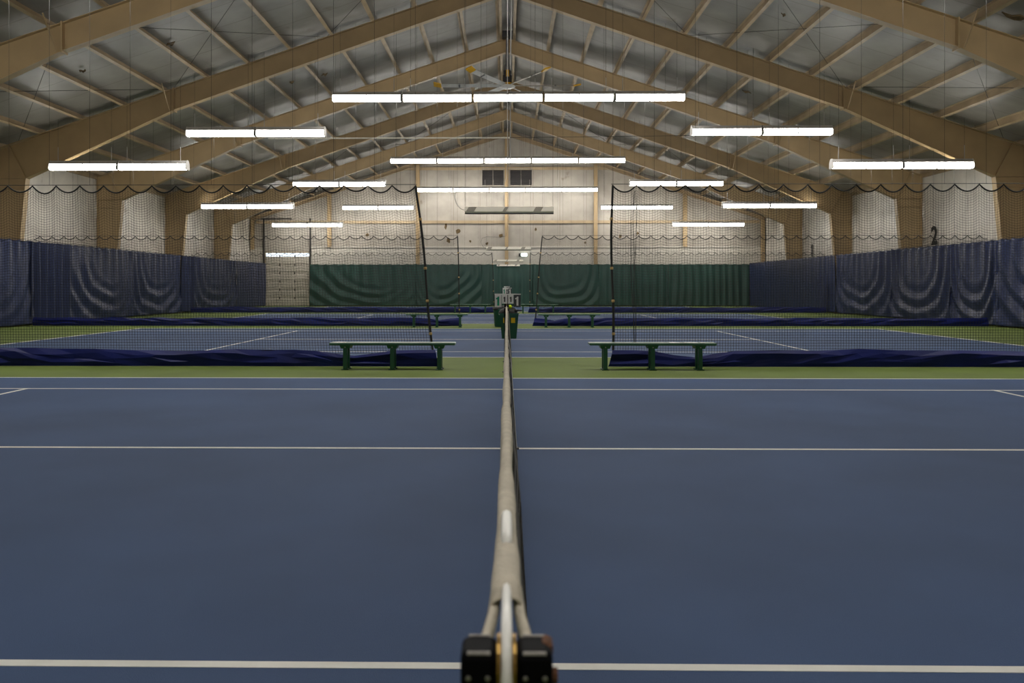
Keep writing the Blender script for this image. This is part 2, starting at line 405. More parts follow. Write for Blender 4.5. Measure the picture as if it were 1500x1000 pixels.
# ------------------------------------------------------------------ steel portal frames
def frame_proto():
    t = thing('steel_frame', '', 'steel frame', (0, 0, 0), 'steel portal frames carrying the roof')
    FW = 0.13; TH = 0.02
    inner = [(16.58, 5.08), (11.41, 7.44), (0, 11.39)]
    for s in (-1, 1):
        def P(x, z): return (s*x, z)
        def pr(b, pts, y0, y1):
            pts = [P(*p) for p in pts]
            a = sum(p[0]*q[1]-q[0]*p[1] for p, q in zip(pts, pts[1:]+pts[:1]))
            b.prism_y(pts if a > 0 else pts[::-1], y0, y1)
        # column: web tapering to the base, flanges
        c = MB()
        pr(c, [(XW-.14, 0), (XW-.14, roof_z(XW-.14)-.04), (16.58, roof_z(16.58)-.04), (16.58, 5.08), (17.08, 0)], -.008, .008)
        pr(c, [(16.58, 5.08), (17.08, 0), (17.08-TH, 0), (16.58-TH, 5.08)], -FW, FW)
        pr(c, [(XW-.14, 0), (XW-.12, 0), (XW-.12, roof_z(XW-.14)), (XW-.14, roof_z(XW-.14))], -FW, FW)
        pr(c, [(16.78, 0), (XW-.1, 0), (XW-.1, .03), (16.78, .03)], -.17, .17)
        c.build('column', M['tan'], t)
        for z, ln in ((5.08, 0), (4.74, 0)):
            b = MB(); x_in = 16.58 + (5.08-z)*0.5/5.08
            pr(b, [(x_in, z), (XW-.14, z), (XW-.14, z+.02), (x_in, z+.02)], -FW*.8, FW*.8); b.build('stiffener', M['tan'], t)
        b = MB(); pr(b, [(16.58, 5.08), (16.61, 5.08), (17.2, roof_z(17.2)-.03), (17.17, roof_z(17.17)-.03)], -FW*.6, FW*.6); b.build('stiffener', M['tan'], t)
        # rafter
        r = MB()
        pr(r, [(16.58, 5.08), (11.41, 7.44), (0, 11.39), (0, 11.97), (16.58, roof_z(16.58)-.01)], -.008, .008)
        for (a, za), (d, zd) in zip(inner[:-1], inner[1:]):
            pr(r, [(a, za), (d, zd), (d, zd+TH), (a, za+TH)], -FW, FW)
        pr(r, [(XW-.12, roof_z(XW-.12)-TH), (0, 11.98-TH), (0, 11.98), (XW-.12, roof_z(XW-.12))], -FW, FW)
        r.build('rafter', M['tan'], t)
        b = MB(); pr(b, [(11.43, 7.38), (11.47, 7.38), (11.47, roof_z(11.45)+.02), (11.43, roof_z(11.45)+.02)], -.15, .15); b.build('splice_plate', M['tan'], t)
        for x in (11.6,):
            zb = 11.39 - x*(11.39-7.44)/11.41 if x < 11.41 else 7.44-(x-11.41)*.456
            for d in (-1, 1):
                MB().tube([(s*x, d*.1, zb+.05), (s*x, d*.75, roof_z(x)+.08)], .022, 4).build('flange_brace', M['tan'], t)
    MB().box(-.06, .06, -.14, .14, 11.36, 12.0).build('ridge_plate', M['tan'], t)
    return t
FY = [DIV[0]+BAY*(i-2) for i in range(8)]
ordn = ['first', 'second', 'third', 'fourth', 'fifth', 'sixth', 'seventh', 'eighth']
proto = None
for i, y in enumerate(FY):
    lab = 'tan steel portal frame with tapered columns, %s from the green curtained end wall' % ordn[7-i]
    if proto is None: proto = frame_proto(); proto.location = (0, y, 0); proto['label'] = lab
    else: dup(proto, (0, y, 0), lab)
# roof X bracing rods
for s in (-1, 1):
    for y0 in (DIV[0]+BAY, DIV[1]+2*BAY):
        for xa, xb in ((0.9, 6.2), (6.2, 11.5), (11.5, 16.9)):
            for p, q in (((xa, y0), (xb, y0+BAY)), ((xb, y0), (xa, y0+BAY))):
                MB().tube([(s*p[0], p[1], roof_z(p[0])+.02), (s*q[0], q[1], roof_z(q[0])+.02)], .008, 5).build('brace_rod', M['rod'], CL if s < 0 else CR)
# roof tears
def rtear(s, x, y, w, h, seed):
    rnd = random.Random(seed+50); pts = []
    for i in range(8):
        a = 2*PI*i/8; r = .5*(.5+.7*rnd.random()); dx, dy = w*r*math.cos(a), h*r*math.sin(a)
        pts.append((s*(x+dx), y+dy, roof_z(x+dx)+.13+.03*math.sin(i*2.1)))
    top = [(a, b, c+.03) for a, b, c in pts]
    n = 8
    MB().add(pts+top, [tuple(range(n)), tuple(reversed(range(n, 2*n)))]+[(i, n+i, n+(i+1) % n, (i+1) % n) for i in range(n)]).build('torn_flap', M['tear'], CL if s < 0 else CR)
for k, a in enumerate([(-1, 10.2, 25.6, .5, .35), (-1, 9.2, 31.5, .3, .6), (-1, 7.2, 33.4, .35, .5), (-1, 8.4, 33.0, .25, .3), (1, 10.8, 31.2, .3, .5), (1, 12.0, 32.2, .35, .35), (1, 9.4, 33.4, .5, .3), (1, 12.5, 21.0, .9, .5), (1, 12.9, 20.4, .5, .8), (1, 8.2, 25.2, .25, .25), (-1, 12.8, 25.4, .3, .25)]):
    rtear(a[0], a[1], a[2], a[3]*.65, a[4]*.65, k)

# ------------------------------------------------------------------ fluorescent fixtures
FL = 2.34
def fixture_proto():
    t = thing('light_fixture', '', 'light fixture', (0, 0, 0), 'fluorescent light fixtures')
    h = FL/2
    MB().prism_x([(-.06, .28), (-.14, .175), (-.14, .155), (.14, .155), (.14, .175), (.06, .28)], -h, h).build('housing', M['housing'], t)
    U = [(-.135, .16), (-.175, .05), (-.14, -.005), (-.08, -.03), (.08, -.03), (.14, -.005), (.175, .05), (.135, .16)]
    for s in (-1, 1):
        x0, x1 = sorted((s*.018, s*(h-.02)))
        MB().prism_x(U, x0, x1).build('diffuser', M['lamp'], t)
        a, b = sorted((s*(h-.018), s*(h+.004)))
        MB().prism_x([(-.16, .18), (-.07, .29), (.07, .29), (.16, .18), (.19, -.015), (.15, -.045), (-.15, -.045), (-.19, -.015)][::-1], a, b).build('end_cap', M['housing'], t)
        MB().tube([(s*(h-.25), 0, .28), (s*(h-.25), 0, .75)], .012, 5).build('suspension_rod', M['housing'], t)
    MB().prism_x([(-.15, .17), (-.185, .03), (-.14, -.04), (.14, -.04), (.185, .03), (.15, .17)], -.018, .018).build('lamp_divider', M['housing'], t)
    return t
lp = None
LROWS = [(14.2, 'row above front benches'), (28.85, 'row before the fan'), (43.3, 'row behind the fan'), (56.4, 'row at end wall'), (-.45, 'row above front net post')]
for y, rn in LROWS:
    pos = []
    for k in range(-2, 3):
        sd = 'door side' if k < 0 else 'numbered side'
        pos.append((k*2.405+.05, 7.70, ['centre of ridge strip, ', 'beside centre of ridge strip, %s, ' % sd, 'end of ridge strip, %s, ' % sd][abs(k)]))
    for s in (-1, 1) if y > 0 else ():
        sd = 'door side' if s < 0 else 'numbered side'
        for k, (x, z, nm) in enumerate(((7.36, 6.52, 'inner half of middle pair'), (9.75, 6.52, 'outer half of middle pair'), (12.08, 5.38, 'inner half of lowest pair'), (14.46, 5.38, 'outer half of lowest pair'))):
            pos.append((s*x + (.07 if s > 0 else 0), z, nm + ', ' + sd + ', '))
    for x, z, nm in pos:
        lab = 'lit fluorescent fixture, ' + nm + rn
        if lp is None: lp = fixture_proto(); lp.location = (x, y, z); lp['label'] = lab; t = lp
        else:
            t = dup(lp, (x, y, z), lab)
        # thin hanging wires up to the roof
        for s in (-1, 1):
            MB().tube([(s*(FL/2-.25), 0, .74), (s*(FL/2-.25), 0, roof_z(x+s*.9)+.15-z)], .004, 4).build('hanging_wire', M['wire'], t)

# ------------------------------------------------------------------ big ceiling fan
fan = thing('ceiling_fan', 'large six-bladed industrial ceiling fan with yellow blade tips under the ridge', 'ceiling fan', (0.03, 35.75, 9.78))
MB().tube([(0, 0, .75), (0, 0, 2.2)], .06, 10).build('downrod', M['fan_rod'], fan)
MB().lathe([(.06, .72), (.14, .62), (.10, .9), (.07, .98)], n=12).build('canopy_cone', M['fan_rod'], fan)
MB().box(-.22, .22, -.22, .22, 2.05, 2.3).build('ceiling_mount', M['fan_dark'], fan)
MB().lathe([(.10, .10), (.19, .14), (.19, .46), (.15, .5), (.15, .66), (.08, .72)], n=16).build('motor', M['fan_dark'], fan)
MB().box(-.05, .07, -.22, -.17, .38, .66).build('motor_badge', M['fan_yellow'], fan)
MB().lathe([(.16, .06), (.22, .1), (.22, .14), (.12, .17)], n=16).build('collar', M['fan_yellow'], fan)
MB().lathe([(.05, -.1), (.20, -.08), (.34, -.02), (.34, .03), (.12, .08)], n=18).build('hub', M['blade'], fan)
for k in range(6):
    a = math.radians(-90+30+60*k+1)
    R = Matrix.Rotation(a, 4, 'Z')
    def tr(p): return R @ Vector(p)
    rr = [.3, .9, 1.6, 2.3, 2.8]
    b = MB(); pts = []
    for x in rr:
        w = .115
        sec_ = [(-w, -.03), (-w*.3, -.005), (w*.5, .03), (w, .055), (w*.5, .05), (-w*.3, .03)]
        pts += [tr((x, p[0], p[1]+.02)) for p in sec_]
    fs = []
    for i in range(len(rr)-1):
        for q in range(6):
            w_ = (q+1) % 6; fs.append((i*6+q, i*6+w_, i*6+6+w_, i*6+6+q))
    fs += [tuple(range(6)), tuple(reversed(range(24, 30)))]
    bl = b.add(pts, fs).build('blade', M['blade'], fan)
    tp = [tr(p) for p in ((2.78,-.12,-.03),(3.1,-.14,.03),(3.1,.12,.12),(2.78,.12,.05),(2.78,-.12,.03),(3.1,-.14,.09),(3.1,.12,.17),(2.78,.12,.10))]
    MB().hexa(tp).build('blade_tip', M['fan_yellow'], bl)
    MB().hexa([tr(p) for p in ((1.98,-.09,-.02),(2.06,-.09,-.02),(2.06,.09,.04),(1.98,.09,.04),(1.98,-.09,.03),(2.06,-.09,.03),(2.06,.09,.10),(1.98,.09,.10))]).build('blade_clip', M['fan_rod'], bl)

# ridge conduit and cross pipe
t = tag(MB().tube([(.17, 21.9, 11.29), (.17, 38.9, 11.29), (.17, 39.2, 11.0), (.17, 39.2, 7.0)], .025, 8).build('ridge_conduit', M['housing']), 'pale electrical conduit along the ridge dropping beside the fan', 'conduit')
t = tag(MB().tube([(-10.25, 36.3, 7.72), (.14, 36.3, 7.72)], .03, 8).build('cross_pipe', M['cream']), 'thin pale pipe crossing below the rafters from ridge conduit', 'pipe')
t = tag(MB().tube([(.0, 36.3, 7.72), (8.9, 36.3, 7.80)], .009, 5).build('cross_wire', M['wire']), 'thin wire crossing below the rafters on numbered wall side', 'wire')

# ------------------------------------------------------------------ suspended strip heaters above the openings
def strip(y, x, z, lab, cable):
    t = thing('hanging_strip', lab, 'hanging strip', (x, y, z), 'cream hanging strips over the gaps in the nets')
    MB().prism_x([(-.06, .0), (.06, .0), (.075, .03), (.05, .115), (-.05, .115), (-.075, .03)], -.78, .78).build('casing', M['cream'], t)
    for x0, x1 in ((-.76, -.62), (-.12, -.06), (.42, .55)):
        MB().hexa([(x0,-.079,.03),(x1,-.079,.03),(x1,-.06,.03),(x0,-.06,.03),(x0+.05,-.058,.112),(x1+.05,-.058,.112),(x1+.05,-.04,.112),(x0+.05,-.04,.112)]).build('worn_patch', M['patch'], t)
    MB().box(-.78, .78, -.062, .062, -.008, .004).build('lip', M['louver'], t)
    for s in (-1, 1):
        MB().tube([(s*.77, 0, .1), (s*.77, 0, roof_z(.8)+.15-z)], .003, 4).build('hanging_wire', M['wire'], t)
    if cable:
        pts = [(-.78, 0, .06), (-.86, 0, .09), (-.93, 0, .17), (-.965, 0, .29), (-.93, 0, .42), (-.78, 0, .47), (-.3, 0, .46), (-.1, 0, .49), (-.05, 0, .62), (-.03, 0, .9), (-.03, 0, roof_z(0)-z+.1)]
        MB().tube(pts, .0055, 5).build('power_cable', M['housing'] if cable == 2 else M['wire'], t)
strip(14.95, .046, 2.65, 'cream hanging strip with worn patches over the gap in front net', 2)
strip(29.75, .07, 2.63, 'cream hanging strip over the gap in the middle divider net', 1)
strip(44.3, .09, 2.64, 'cream hanging strip over the gap in the net nearest end wall', 0)
strip(57.6, .12, 2.72, 'small cream strip hanging just before the green curtain', 0)

# emergency lamp
t = thing('emergency_light', 'glowing twin emergency lamp on end wall above green curtain', 'emergency light', (1.13, Y_END-.06, 3.42))
MB().cbox(-.3, -.16, -.12, .02, -.02, .2, .01).build('battery_box', M['fan_dark'], t)
MB().cbox(-.16, .3, -.10, .02, .0, .2, .01).build('body', M['white'], t)
for x in (-.02, .17):
    MB().lathe([(.10, -.02), (.125, .0), (.125, .03), (.06, .05)], n=14).build('lamp_head', M['exit'], t, loc=(x, -.13, .10)).rotation_euler = (PI/2, 0, 0)

# ------------------------------------------------------------------ curtains
def curtain(name, axis, fixed, s0, s1, h, style, seed, m, label, cat='curtain', group=None, sign=1):
    """axis 'y': hangs along a side wall at x=fixed; axis 'x': along the end wall at y=fixed. sign = direction into the hall"""
    w = abs(s1-s0); nu = max(30, int(w/.045)); nv = 64; rnd = random.Random(seed); ph = rnd.random()*9
    mid = rnd.uniform(-.15, .15)
    def fn(i, j):
        s = s0 + (s1-s0)*i; t = (1-j)*h; u = 2*i-1
        warp = .35*nz(s*.5+ph, t*.3, seed)
        pl = math.sin(2*PI*(s*2.1 + warp + .3*nz(s*1.3, ph, 1)))*.045*(.35+.65*min(1, t/h*1.5)) + .03*nz(s*3.1, t*.35, seed)
        # hanging U folds: rings around a point on the top edge, short pleats under the hem
        c0 = {'sweep': .30, 'sweepr': -.30}.get(style, mid)
        ax = (1-c0 if u > c0 else 1+c0)
        pw = 2.0 if style in ('sweep', 'sweepr') else 2.8
        r = (abs((u-c0)/ax)**pw + (t/h)**pw)**(1/pw)
        k = max(0, min(1, (r-.35)/.45)); k = k*k*(3-2*k)
        side_w = 1.0
        if style == 'sweep': side_w = 1.0 if u < c0 else .35
        if style == 'sweepr': side_w = 1.0 if u > c0 else .35
        ring = math.sin(2*PI*(r*4.6 + .28*nz(s*.7+ph, t*.7, seed)))
        ring = ring*abs(ring)**.3
        sw = .055*ring*k*side_w*(.65+.35*nz(s*.6, t*.5, seed+6))
        tops = .035*math.sin(2*PI*(s*1.7+.35*nz(s*1.1, ph, 2)))*math.exp(-t/(.55+.4*nz(s*.9, seed, 4)))*min(1, t/.08+.3)
        soft = .02*nz(s*1.1, t*.6, seed+3)
        if style == 'pleat': n = pl*.9 + soft
        elif style == 'bunch': n = math.sin(2*PI*(s*1.9+.35*nz(s*.9, t*.25, seed)+.05*t))*.10 + .03*nz(s*4, t*.4, seed)
        elif style in ('swag', 'sweep', 'sweepr'): n = sw + tops + soft + .012*math.sin(2*PI*(s*1.3+.2*warp))
        else: n = pl*.3 + .03*nz(s*1.1, t*.5, seed)
        lift = .05 + .03*nz(s*.8, seed, 2)
        top = h - .03*abs(math.sin(PI*s/.62))
        z = top + (lift-top)*(t/h)
        n += .10
        return (fixed+sign*n, s, z) if axis == 'y' else (s, fixed+sign*n, z)
    b = MB().grid(nu, nv, fn)
    t = thing(name, label, cat, ((fixed, (s0+s1)/2, 0) if axis == 'y' else ((s0+s1)/2, fixed, 0)), group)
    o = b.build('sheet', m, t, smooth=True); o.location = -Vector(t.location)
    mo = o.modifiers.new('cloth_thickness', 'SOLIDIFY'); mo.thickness = .006
    hem = [fn(i/nu, 1) for i in range(0, nu+1, 2)]
    hm = MB().tube(hem, .018, 5).build('top_hem', m, t); hm.location = -Vector(t.location)
    return t
XC = 16.62
LC = [(6.0, 14.5, 'pleat'), (14.6, 23.5, 'swag'), (23.55, 29.35, 'sweep'), (29.2, 31.75, 'bunch'), (31.7, 37.3, 'sweep'), (37.25, 42.9, 'swag'), (42.85, 44.6, 'bunch'), (44.55, 51.7, 'swag'), (51.7, 58.0, 'plain')]
LCL = ['navy vinyl curtain with even pleats on wall beside the front court', 'navy vinyl curtain in wide swags on wall beside the front bench line', 'navy curtain with folds sweeping down beside the tightly bunched one, garage door side',
       'narrow navy curtain tightly bunched beside the largest glossy curtain, garage door side', 'glossy navy curtain with long folds sweeping from its bunched neighbour, garage door side',
       'navy curtain sagging in deep U-shaped swags before the second column, garage door side', 'very narrow bunched navy curtain between two swagged ones, garage door side', 'navy swagged curtain beside the flat one next to garage door', 'nearly flat navy curtain ending at the garage door']
for k, (a, b, st) in enumerate(LC):
    curtain('wall_curtain', 'y', -XC-.02*(k % 2), a, b, 2.93, st, 11+k, M['blue_cur'], LCL[k], group='navy curtains along the side walls', sign=1)
RC = [(6.0, 14.5, 'pleat'), (14.5, 22.6, 'swag'), (22.6, 28.9, 'sweepr'), (28.7, 31.9, 'swag'), (31.8, 36.8, 'swag'), (36.7, 42.9, 'swag'), (42.9, 45.2, 'pleat'), (45.1, 58.0, 'plain')]
RCL = ['navy vinyl curtain with even pleats on numbered wall beside the front court', 'navy curtain in wide swags on numbered wall beside the front bench line', 'navy curtain with folds sweeping away from a narrow swagged one, numbered wall side',
       'narrow navy curtain in tight swags two away from the number 2, numbered wall side', 'navy curtain hanging in swags below the black number 2', 'wide navy curtain with shallow swags between the numbers 2 and 1', 'narrow pleated navy curtain just short of the number 1', 'long almost flat navy curtain meeting the green one in the corner']
for k, (a, b, st) in enumerate(RC):
    curtain('wall_curtain', 'y', XC+.0+.02*(k % 2), a, b, 2.93, st, 31+k, M['blue_cur'], RCL[k], group='navy curtains along the side walls', sign=-1)
GC = [(-13.5, -6.2, 'sweep'), (-6.2, -1.7, 'sweepr'), (-1.7, 1.8, 'pleat'), (1.8, 6.3, 'swag'), (6.3, 11.0, 'pleat'), (11.0, 16.5, 'pleat')]
GCL = ['dark green curtain with swooping folds beside the garage door', 'dark green curtain with folds rising to its inner corner, second from garage door', 'dark green pleated curtain at the centre behind the nets', 'dark green swagged curtain below the emergency lamp', 'dark green pleated curtain between swagged one and corner one', 'dark green pleated curtain in the corner by the numbered wall']
for k, (a, b, st) in enumerate(GC):
    curtain('end_curtain', 'x', Y_END-.35-.02*(k % 2), a, b, 2.86, st, 51+k, M['green_cur'], GCL[k], group='green curtains along the end wall', sign=-1)
for x, lab in ((-XC+.1, 'thin steel cable carrying the navy curtains, garage door side'), (XC-.1, 'thin steel cable carrying the navy curtains, numbered wall side')):
    tag(MB().tube([(x, Y_NEAR, 2.96), (x, Y_END, 2.96)], .008, 5).build('curtain_cable', M['wire']), lab, 'cable')

# numbers on the wall
for ch, y in (('2', 35.3), ('1', 49.3)):
    me = text_mesh(ch, 1.05, M['num_black'], .028) if ch == '2' else one_mesh(1.05, M['num_black'])
    o = put('wall_number', me, None, (XW-.115, y, 3.42))
    o.rotation_euler = (PI/2, 0, -PI/2)
    tag(o, {'2': 'large black numeral two painted on side wall above swagged curtain', '1': 'smaller looking black numeral one on side wall near the corner'}[ch], 'number')

# ------------------------------------------------------------------ divider nets
ZC = 3.09; SC = .413
def divider(y, xi_top, xi_bot, side, label, idx, gather=()):
    """net from the inner edge (xi_top..xi_bot) to the side curtain"""
    t = thing('divider_net', label, 'divider net', (0, y, 0), 'divider nets between the courts')
    xo = side*16.35
    L = abs(xo-xi_top)
    ztop = lambda d: ZC - .12*(1-(2*((d/SC) % 1)-1)**2)*(1+.3*nz(int(d/SC)*.7, idx, side))
    zb = .22
    def xin(z): return xi_bot + (xi_top-xi_bot)*z/ZC
    def pos(d, z):
        f = 1-d/L
        return side*(abs(xi_top)+d) + (xin(z)-xi_top)*max(0, f)**3 if True else 0
    def yo(d, z): return .05*nz(d*.6, z*.4, idx)+.02*nz(d*2, z*.8, idx+4)
    sp = .0455; th = .0023
    b = MB()
    nv_ = int(L/sp); nh = int((ZC-zb)/sp)
    def strand(pts):
        k = len(b.v)
        for (x, yy, z), (ox, oz) in pts:
            b.v += [(x-ox, yy, z-oz), (x+ox, yy, z+oz), (x, yy+th*1.5, z)]
        for i in range(len(pts)-1):
            a = k+3*i
            b.f += [(a, a+1, a+4, a+3), (a+1, a+2, a+5, a+4), (a+2, a, a+3, a+5)]
    for i in range(nv_+1):
        d = i*sp; pts = []
        zt = ztop(d)
        for j in range(9):
            z = zt + (zb-zt)*j/8
            pts.append(((pos(d, z), yo(d, z), z), (th, 0)))
        strand(pts)
    step = SC/4
    for j in range(1, nh+1):
        fr = j/nh; pts = []
        n = int(L/step)
        for i in range(n+1):
            d = i*step; zt = ZC + (ztop(d)-ZC)*(1-fr)**1.5
            z = zt + (zb-zt)*fr
            pts.append(((pos(d, z), yo(d, z), z), (0, th)))
        strand(pts)
    o = b.build('netting', M['netting'], t); o['kind'] = 'stuff'
    # scalloped head rope
    n = int(L/SC*8); pts = [(pos(i*SC/8, ztop(i*SC/8)), yo(i*SC/8, ZC), ztop(i*SC/8)) for i in range(n+1)]
    MB().tube(pts, .014, 5).build('head_rope', M['rope'], t)
    MB().tube([(side*(abs(xi_top)-.02), 0, ZC+.015), (xo, 0, ZC+.015)], .006, 5).build('support_cable', M['wire'], t)
    hg = MB()
    k = 0
    while abs(xi_top)+.7*k < 16.2:
        x = side*(abs(xi_top)+.7*k+.01); hg.tube([(x, 0, ZC+.01), (x, 0, roof_z(x)+.18)], .0032, 3, False); k += 1
    hg.build('hanger_wires', M['wire'], t)
    # edge rope with ties
    pe = [(xin(z)+.02*side*math.sin(z*2.2)*(.4 if idx else 1), 0, z) for z in [ZC-.02-i*(ZC-.3)/10 for i in range(11)]]
    MB().tube(pe, .021, 6).build('edge_rope', M['rope'], t)
    for i in (2, 5, 7, 9):
        p = pe[i]; MB().lathe([(.012, -.03), (.028, -.015), (.028, .015), (.012, .03)], n=8).build('tie', M['tie'], t, loc=p)
    for gx, gw in gather:
        g = MB()
        for q in range(6):
            x0 = gx + gw*(random.random()-.5); r = random.random()*6
            g.tube([(x0*1.0+(.05*math.sin(r+zz*2.1))*gw*3 + (gx-x0)*.6*(1-zz/ZC), -.04-.03*random.random(), zz) for zz in [ZC-.1-i*.2 for i in range(14)]], .0028, 4)
        g.build('gathered_mesh', M['netting'], t)
    # blue tarp skirt along the foot
    xs0 = xi_bot; Ls = abs(xo-xs0); nu = int(Ls/.34); rk = random.Random(idx*10+side)
    J = [[(rk.uniform(-.07, .07), rk.random(), rk.uniform(-.25, .25)) for _ in range(nu+1)] for _ in range(6)]
    def sk(i, j):
        a = int(round(i*nu)); r = int(round(j*4)); jx, jy, jz = J[r][a]
        d = i*Ls
        hgt = .275 + .05*nz(d*.35+idx*7, side, 1) + .03*nz(d*1.3, side+3, idx)
        hgt *= (1 - .40*math.exp(-((d-1.35)/.45)**2)) if idx == 0 else (1-.3*math.exp(-((d-.7)/.3)**2))
        mid = 1 if 0 < r < 4 else 0
        x = xs0 + side*d + (jx*mid if 0 < a < nu else (-side*.08*(1-j) if a == 0 else 0))
        yy = -.02 - mid*(.012+.06*jy) - .03*(1-j) - (.02*jy if r == 0 else 0)
        return (x, yy, .008+hgt*min(1, max(0, j+(.4*jz if mid else 0))))
    o = MB().grid(nu, 4, sk).build('tarp_skirt', M['skirt'], t)
    mo = o.modifiers.new('tarp_thickness', 'SOLIDIFY'); mo.thickness = .004
    return t
SD = {-1: 'garage door side', 1: 'numbered wall side'}
NL = ['black divider net with blue skirt behind the front benches', 'black divider net with blue skirt between the two middle courts', 'black divider net with blue skirt closest to the green curtain']
EDG = [((-1.55, -1.22), (1.80, 1.80)), ((-1.68, -1.60), (1.22, .96)), ((-.75, -.62), (1.22, 1.18))]
for i, y in enumerate(DIV):
    for s, (a, b) in zip((-1, 1), EDG[i]):
        divider(y, a, b, s, NL[i]+', '+SD[s], i, ((2.16, .16),) if (i == 0 and s > 0) else ())

# ------------------------------------------------------------------ benches
def bench_proto():
    t = thing('bench', '', 'bench', (0, 0, 0), 'green backless benches')
    MB().cbox(-1.03, 1.03, -.15, .15, .405, .445, .008).build('seat', M['bench_top'], t)
    for x in (-.77, 0, .77):
        p = MB()
        p.hexa([(x-.07,-.13,.35),(x+.07,-.13,.35),(x+.07,.13,.35),(x-.07,.13,.35),(x-.09,-.145,.404),(x+.09,-.145,.404),(x+.09,.145,.404),(x-.09,.145,.404)])
        br = p.build('bracket', M['bench'], t)
        MB().tube([(x, -.134, .372), (x, -.147, .372)], .012, 8).build('bolt', M['bolt'], br)
        for y in (-.10, .10):
            q = MB(); q.cbox(x-.034, x+.034, y-.034, y+.034, .012, .352, .006); q.build('leg', M['bench'], t)
            f = MB().cbox(x-.06, x+.06, y-.05, y+.05, 0, .014, .003).build('foot_plate', M['bench'], t)
            MB().lathe([(.010, .012), (.010, .022), (.004, .026)], n=8).build('bolt', M['bolt'], f, loc=(x+.045, y, 0))
    return t
bp = None
for y, xc, lab in ((13.95, -1.87, 'green metal bench before the front net, garage door side'), (13.95, 2.38, 'green metal bench before the front net, numbered wall side'),
                   (28.25, -2.32, 'green metal bench by the middle divider net, garage door side'), (28.25, 2.08, 'green metal bench by the middle divider net, numbered wall side'),
                   (43.15, -1.85, 'green metal bench by the net nearest green curtain, garage door side'), (43.15, 1.60, 'green metal bench by the net nearest green curtain, numbered wall side')):
    if bp is None: bp = bench_proto(); bp.location = (xc, y, 0); bp['label'] = lab
    else: dup(bp, (xc, y, 0), lab)
# white paper left on the benches
def paper(x0, x1, y0, y1, lab, sd):
    def fn(i, j): return (x0+(x1-x0)*i+.01*nz(j*3, sd), y0+(y1-y0)*j, .4475+.012*abs(nz(i*3, j*2, sd)))
    o = MB().grid(14, 4, fn).build('paper_strip', M['white']); o.modifiers.new('sheet', 'SOLIDIFY').thickness = .002
    tag(o, lab, 'paper', 'white papers on the benches')
paper(-2.84, -2.64, 13.86, 13.98, 'small crumpled white paper on the bench, garage door side', 1)
paper(2.66, 2.88, 13.84, 13.98, 'white paper strip over the middle leg gap on numbered wall side bench', 2)
paper(2.90, 3.12, 13.85, 13.97, 'white paper strip in the middle of a row of three on bench', 3)
paper(3.17, 3.24, 13.85, 13.97, 'smallest white paper scrap at the end of numbered wall side bench', 4)

